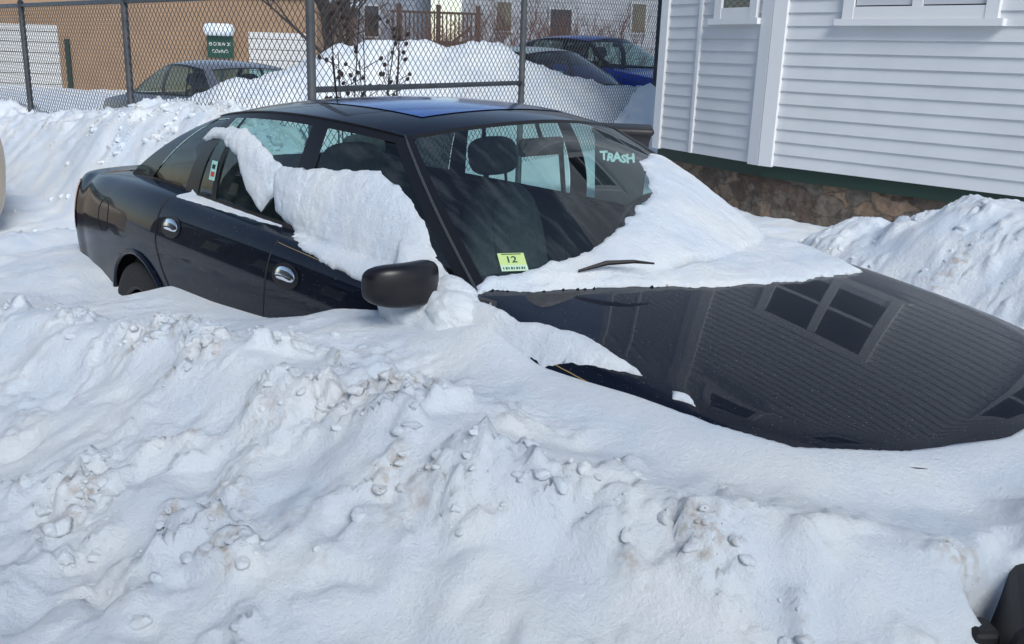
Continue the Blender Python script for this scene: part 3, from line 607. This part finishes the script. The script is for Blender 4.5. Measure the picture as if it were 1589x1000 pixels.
def window(a,b_,f0,f1,z0,z1,pm=None):
    w=bpy.data.objects.new("window",None);link(w);w.parent=house
    t=.09;m=(f0+f1)/2;zm=(z0+z1)/2
    wb("frame",[(a,b_,f0,f0+t,z0,z1,0,.055),(a,b_,f1-t,f1,z0,z1,0,.055),(a,b_,f0+t,f1-t,z1-t,z1,0,.055),(a,b_,f0+t,f1-t,zm-.03,zm+.03,0,.042),(a,b_,f0+t,f1-t,z0,z0+.09,0,.05)]+([(a,b_,m-.04,m+.04,z0+.09,z1-t,0,.046)] if f1-f0>1 else []),TRIM,w)
    wb("sill",[(a,b_,f0-.05,f1+.05,z0-.05,z0,0,.08)],TRIM,w)
    wb("pane",[(a,b_,f0+t,f1-t,z0+.09,z1-t,0.0,.028)],pm or WG,w)
window(P1,P2,.80,1.36,1.96,3.3)
for f0,f1 in((.64,1.83),(2.9,3.7),(5.2,6.4)):window(P2,P3,f0,f1,1.945,3.25)
for f0,f1 in((.4,1.2),(2.3,3.1),(4.6,5.4)):window(P2,P3,f0,f1,4.9,6.3)
wb("window_blind",[(P2,P3,.74,1.19,2.045,2.16,.03,.034),(P2,P3,1.28,1.73,2.045,2.16,.03,.034)],BLIND,house)
# ================= brick apartment block over the road (seen in reflections)
BRICK=mat("dark_brick",(.045,.030,.028),.9,var=.3,vscale=6)
ap=empty("apartment_building","dark brick apartment building across the street","building")
aa=np.array([6.,-15.]);ab=np.array([-34.,-15.]);al=40.
wb("wall",[(aa,ab,0,al,0,7.5,-8,0)],BRICK,ap)
for i in range(10):
    for zz in(1.3,4.4):
        w_=bpy.data.objects.new("window",None);link(w_);w_.parent=ap;f0=1.5+i*3.9
        wb("sill",[(aa,ab,f0,f0+1.4,zz-.1,zz,0,.12)],TRIM,w_);wb("pane",[(aa,ab,f0+.05,f0+1.35,zz,zz+1.7,0,.05)],WG,w_)
# ================= chain-link fence
GALV=mat("galvanised_steel",(.13,.14,.15),.5,.6,var=.3);WIRE=mat("weathered_wire",(.05,.05,.055),.5,.5)
def fence(label,a,b_,posts,z1,z0,midrail=None):
    F_=empty("chain_link_fence",label,"fence");d=np.array(b_)-np.array(a);Ln=np.linalg.norm(d);d/=Ln
    def pt(s_,z):return (a[0]+d[0]*s_,a[1]+d[1]*s_,z)
    for s_ in posts:
        b=MB();b.tube([pt(s_,-.2),pt(s_,z1+.04)],.03,12);b.tube([pt(s_,z1+.03),pt(s_,z1+.07)],[.036,.01],12);b.obj("post",GALV,F_,True)
    b=MB();b.tube([pt(0,z1),pt(Ln,z1)],.021,8);b.obj("rail",GALV,F_,True)
    if midrail:b=MB();b.tube([pt(0,midrail[0]),pt(midrail[2],midrail[1])],.021,8);b.obj("rail",GALV,F_,True)
    b=MB();sp=.072;H_=z1-z0;c_=-H_
    nr=np.array([d[1],-d[0]])*.003
    while c_<Ln:
        s0=max(0,c_);s1=min(Ln,c_+H_)
        if s1>s0:
            p=[Vector(pt(s_,z0+s_-c_))+Vector((*nr,0)) for s_ in(s0,s1)];b.tube(p,.0028,3,False)
            p=[Vector(pt(s_,z1-(s_-c_)))-Vector((*nr,0)) for s_ in(s0,s1)];b.tube(p,.0028,3,False)
        c_+=sp
    b.obj("wire_mesh",WIRE,F_);return F_,pt,Ln
FA=(-2.93,.96);FB=(-16.,.95);FC=(-5.1,7.3)
F1,pt,Ln=fence("galvanised chain-link fence behind a ploughed snow bank",FA,FB,[3.05,5.9,9.3,12.6],1.93,.6)
b=MB()
for zz in(2.03,2.12):
    b.tube([pt(s_,zz+.012*math.sin(s_*3)) for s_ in np.linspace(0,Ln,60)],.003,3)
    for s_ in np.arange(.1,Ln,.13):
        p=Vector(pt(s_,zz));b.tube([p+Vector((-.02,0,-.025)),p+Vector((.02,0,.025))],.002,3);b.tube([p+Vector((.02,0,-.025)),p+Vector((-.02,0,.025))],.002,3)
b.obj("barbed_wire",WIRE,F1)
fence("tall chain-link fence beside the white house",FA,FC,[0.02,3.02,6.6],2.7,.6,(1.32,1.34,3.02))
# ================= trash bin
BIN=mat("black_plastic",(.018,.018,.02),.5,bump=.2);PW=mat("white_letters",(.7,.72,.72),.6);TL=mat("pale_teal_paint",(.85,.98,.95),.6)
tb=empty("trash_bin","black plastic trash bin with white hand lettering beside house","trash bin",(-2.90,4.13,.0),math.radians(41))
b=MB();v=[]
for z,w_,d_ in((0,.19,.22),(.9,.235,.28),(.96,.25,.295)):
    for a,c_ in((-1,-1),(1,-1),(1,1),(-1,1)):v.append((a*w_,c_*d_,z))
b.add(v,[(0,1,2,3)]+[(4*k+i,4*k+(i+1)%4,4*k+4+(i+1)%4,4*k+4+i) for k in range(2) for i in range(4)]);b.obj("bin_body",BIN,tb)
b=MB();b.box((0,-.01,.985),(.54,.64,.06),bev=.025);b.obj("bin_lid",BIN,tb,True)
for sx in(-.21,.21):
    b=MB();b.tube([(sx-.03,.24,.11),(sx+.03,.24,.11)],.11,20);b.obj("wheel",RUB,tb,True)
vv_=[];ff_=[];xo=-.125
for k_,(ch_,ro,sc_,up_) in enumerate((("T",.10,1.05,.006),("R",-.12,.95,-.004),("A",.08,1.1,.004),("S",-.10,.92,-.006),("H",.14,1.08,.003))):
    v,f=text_mesh(ch_,.100*sc_,.0045);c_,s_=math.cos(ro),math.sin(ro);k0=len(vv_)
    for a in v:
        x_,y_=a[0]*c_-a[1]*s_+.002*math.sin(a[1]*90+k_),a[0]*s_+a[1]*c_;x_+=xo+.058*k_;y_+=up_-.05*(xo+.058*k_)
        vv_.append(np.array([-.025+x_,-.279-.062*y_-.0005*k_,.755+y_]))
    ff_+=[tuple(k0+i for i in g) for g in f]
mk("lettering",vv_,ff_,TL,tb,False)
# ================= buildings behind
TAN=mat("tan_block_wall",(.34,.225,.14),.9,var=.12,vscale=2);GD=mat("garage_door_white",(.62,.62,.60),.6)
garage=empty("garage_building","tan block garage building with white roll-up doors","building")
ga=np.array([-30.,5.0]);gb=np.array([-22.6,13.1]);gl=np.linalg.norm(gb-ga)
wb("wall",[(ga,gb,-3,gl,-1,3.3,-8,0)],TAN,garage)
for f0,f1 in((.6,3.4),(gl-2.0,gl-.15)):
    b=MB();z=-.6
    while z<1.95:b.add(*wbox(ga,gb,f0,f1,z,min(z+.28,1.98),.0,.05));z+=.3
    b.obj("garage_door",GD,garage)
wb("roof_snow",[(ga,gb,gl-5,gl+.2,2.95,3.25,-7.9,.12)],SNOW,garage)
wb("drainpipe",[(ga,gb,3.6,3.72,-.6,1.6,.0,.1)],GREEN,garage)
sgn_=empty("sign","dark green sign with white lettering and snow cap","sign")
dg_=(gb-ga)/gl;ng=np.array([dg_[1],-dg_[0]])
SGN=mat("sign_green",(.012,.07,.045),.4)
wb("post",[(ga,gb,8.27,8.33,-.5,1.2,.56,.62)],GALV,sgn_);wb("board",[(ga,gb,7.93,8.67,1.22,1.83,.58,.64)],SGN,sgn_)
textat("lettering","ESCOLIVOS",.128,np.array([*(ga+dg_*8.3+ng*.645),1.6]),np.array([*dg_,0]),np.array([0,0,1.]),np.array([*ng,0]),0,0,.002,PW,sgn_,.001)
textat("lettering","CORNO",.128,np.array([*(ga+dg_*8.3+ng*.645),1.40]),np.array([*dg_,0]),np.array([0,0,1.]),np.array([*ng,0]),0,0,.002,PW,sgn_,.001)
b=MB();q_=ga+dg_*8.3+ng*.66;b.box((*q_,2.00),(.84,.42,.34),rz=math.atan2(dg_[1],dg_[0]),bev=.13,seg=3);b.obj("snow_cap",SNOWC,sgn_,True)
BG1=mat("blue_grey_siding",(.24,.28,.34),.7,var=.1);BG2=mat("grey_siding",(.33,.35,.38),.7,var=.2,vscale=1.5);BRN=mat("brown_wood",(.09,.06,.045),.8,var=.3)
def P_at(u,dep):
    a=(u-794.5)/FPX;return CP[:2]+(ff[:2]+rr[:2]*a+uu[:2]*.3)*dep
def bhouse(label,cx_,cy_,w_,d_,h_,rz,m,wins):
    o=empty("house",label,"house",(cx_,cy_,-.5),rz)
    b=MB();b.box((0,0,h_/2),(w_,d_,h_));z=.3
    while z<h_:b.box((0,-d_/2-.006,z),(w_,.03,.02));z+=.2
    b.add([(-w_/2-.3,-d_/2-.3,h_),(w_/2+.3,-d_/2-.3,h_),(w_/2+.3,d_/2+.3,h_),(-w_/2-.3,d_/2+.3,h_),(0,-d_/2-.3,h_+2.5),(0,d_/2+.3,h_+2.5)],[(0,1,4),(2,3,5),(0,4,5,3),(1,2,5,4)]);b.obj("wall",m,o)
    for (wx,wz,ww) in wins:
        b=MB();b.box((wx,-d_/2-.03,wz),(ww+.16,.08,1.2));f=b.obj("window_frame",TRIM2,o);b=MB();b.box((wx,-d_/2-.05,wz),(ww,.08,1.04));b.obj("window_pane",WG,o)
    return o
rz=math.radians(136.83-90)
p=P_at(560,38);bhouse("blue-grey clapboard house behind the snowy lot",p[0],p[1],5,6,6,rz,BG1,[(-1.4,3.0,.6),(.9,3.1,.5)])
p=P_at(880,40);bhouse("grey clapboard house with small dark windows",p[0],p[1],8.5,6,7,rz,BG2,[(-2.6,3.5,.55),(-.4,3.3,.8),(2.6,3.6,.5)])
p=P_at(680,34);po=empty("wooden_porch","brown wooden back porch with snowy stairs","porch",(p[0],p[1],-.4),rz)
b=MB()
for x in(-1.4,0,1.4):b.box((x,0,1.8),(.15,.15,3.6))
b.box((0,0,2.3),(3.2,1.6,.15));b.box((0,-.8,3.3),(3.2,.06,.08))
for x in np.linspace(-1.5,1.5,22):b.box((x,-.8,2.8),(.05,.05,1.0))
b.obj("deck",BRN,po)
b=MB()
for i in range(9):b.box((1.2-i*.27,-1.2,2.2-i*.22),(.3,.9,.05))
b.box((.1,-1.65,1.9),(2.9,.05,.1),ry=-.68);b.obj("stairs",BRN,po)
# ---- bare bushes and trees
TWIG=mat("red_brown_twigs",(.12,.065,.05),.9);BARK=mat("grey_bark",(.06,.05,.045),.9)
def branch(b,p,d,L_,r,lv,up=.25):
    n=3;path=[p];q=p.copy();dd=d.copy()
    for i in range(n):
        dd=(dd+Vector((random.uniform(-.2,.2),random.uniform(-.2,.2),random.uniform(-.05,.2)*up*2))).normalized();q=q+dd*(L_/n);path.append(q.copy())
    b.tube(path,[r*(1-.5*i/n) for i in range(n+1)],4 if lv else 3,False)
    if lv>0:
        for i in range(random.randint(3,4)):
            t=random.uniform(.35,1);k=min(n-1,int(t*n));s0=path[k].lerp(path[k+1],t*n-k if t<1 else 1)
            nd=(dd+Vector((random.uniform(-.9,.9),random.uniform(-.9,.9),random.uniform(-.1,.7)))).normalized();branch(b,s0,nd,L_*random.uniform(.5,.72),r*.55,lv-1,up)
def bush(u,dep,h_,n,w_):
    p=P_at(u,dep);o=empty("bare_bush","leafless reddish-brown bush behind the snow pile","bush",(p[0],p[1],-.1));b=MB()
    for i in range(n):branch(b,Vector((random.uniform(-w_,w_)*.4,random.uniform(-w_,w_)*.4,0)),Vector((random.uniform(-.5,.5),random.uniform(-.5,.5),1)).normalized(),h_*random.uniform(.4,.6),.03,3)
    b.obj("branches",TWIG,o)
for u,dp,h_,w_ in((640,27,3.4,1.2),(700,26,3.6,1.2),(760,28,3.3,1.2),(840,30,3.5,1.4),(900,29,3.2,1.2),(960,32,3.3,1.4)):bush(u,dp,h_,9,w_)
for u,dp,h_ in((505,24,5.5),(540,30,6)):
    p=P_at(u,dp);o=empty("tree","leafless dark tree beside the garage","tree",(p[0],p[1],-.3))
    b=MB();b.tube([(0,0,0),(.05,.02,h_*.3),(0,.05,h_*.5)],[.16,.13,.1],10);b.obj("trunk",BARK,o,True)
    b=MB()
    for i in range(9):branch(b,Vector((0,.03,h_*random.uniform(.22,.5))),Vector((random.uniform(-.8,.8),random.uniform(-.8,.8),.8)).normalized(),h_*.3,.05,3)
    b.obj("crown",BARK,o)
SEED=mat("dark_seed_heads",(.035,.02,.017),.9)
for wx,wy in((-3.35,1.45),(-3.5,1.75),(-3.7,2.1)):
    o=empty("dried_weed","tall dried weed with dark seed heads by fence","plant",(wx,wy,.3));b=MB()
    for i in range(3):
        top=Vector((random.uniform(-.2,.2),random.uniform(-.25,.25),random.uniform(1.2,1.65)));st_=[Vector((0,0,0)),top*.5+Vector((.02,.02,0)),top];b.tube(st_,[.008,.006,.004],5)
        for k in range(6):
            t=random.uniform(.5,1);p0=top*t;p1=p0+Vector((random.uniform(-.14,.14),random.uniform(-.14,.14),random.uniform(.05,.14)));b.tube([p0,p1],.003,4)
            b.box(p1,(.03,.03,.04),rz=random.random()*3,rx=random.random(),bev=.012,seg=1)
    b.obj("stems",SEED,o)
# ---- other cars (copies of the whole car tree)
def recur(src,par,paint,skip=()):
    for ch in src.children:
        nm=ch.name.split('.')[0]
        if nm in skip or nm in("snow_cover","inspection_sticker","window_sticker","sticker_band","sticker_number","sticker_mark","wheel_housing","pinstripe","side_moulding","door_seal","antenna","steering_wheel","wiper","fuel_door","bumper_trim","sunroof","seat_belt","handle_slot","pillar_trim","roof_trim"):continue
        o=ch.copy();o.parent=par;link(o)
        if ch.type=='MESH' and ch.data.materials[0]==PAINT:
            o.material_slots[0].link='OBJECT';o.material_slots[0].material=paint
        recur(ch,o,paint,skip)
for lab,col,loc,rzz,sk_ in(("grey sedan parked beyond the chain-link fence",(.12,.13,.155),(-9.7,3.5,-.01),math.pi,()),("deep blue sedan parked in the snowy lot",(.006,.05,.38),(-7.75,9.2,.52),0,()),("pale green-grey sedan behind the snow pile",(.42,.50,.48),(-7.1,7.3,.30),0,()),("beige car parked on the cleared road",(.42,.34,.25),(-7.17,-1.255,.05),math.pi,("tail_light",))):
    o=empty("parked_car",lab,"car",loc,rzz);recur(car,o,mat("car_paint",col,.35,0,.4,spec=.3),sk_)
# light
w=bpy.data.worlds.new("World");scene.world=w;w.use_nodes=True;nt=w.node_tree
AZ,EL=114,39
sk=nt.nodes.new("ShaderNodeTexSky");sk.sky_type='NISHITA';sk.sun_disc=False;sk.sun_elevation=math.radians(EL);sk.sun_rotation=math.radians(AZ);sk.dust_density=.6
hs=nt.nodes.new("ShaderNodeHueSaturation");hs.inputs["Saturation"].default_value=.88
bg=nt.nodes["Background"];bg.inputs[1].default_value=.15;nt.links.new(sk.outputs[0],hs.inputs["Color"]);nt.links.new(hs.outputs[0],bg.inputs[0])
sl=bpy.data.lights.new("sun",'SUN');sl.energy=2.75;sl.angle=math.radians(26);sl.color=(1,.975,.94);so=bpy.data.objects.new("sun",sl);link(so)
az=math.radians(AZ);el=math.radians(EL);dv=Vector((math.sin(az)*math.cos(el),math.cos(az)*math.cos(el),math.sin(el)))
so.rotation_euler=dv.to_track_quat('Z','Y').to_euler()
scene.view_settings.view_transform='Standard'
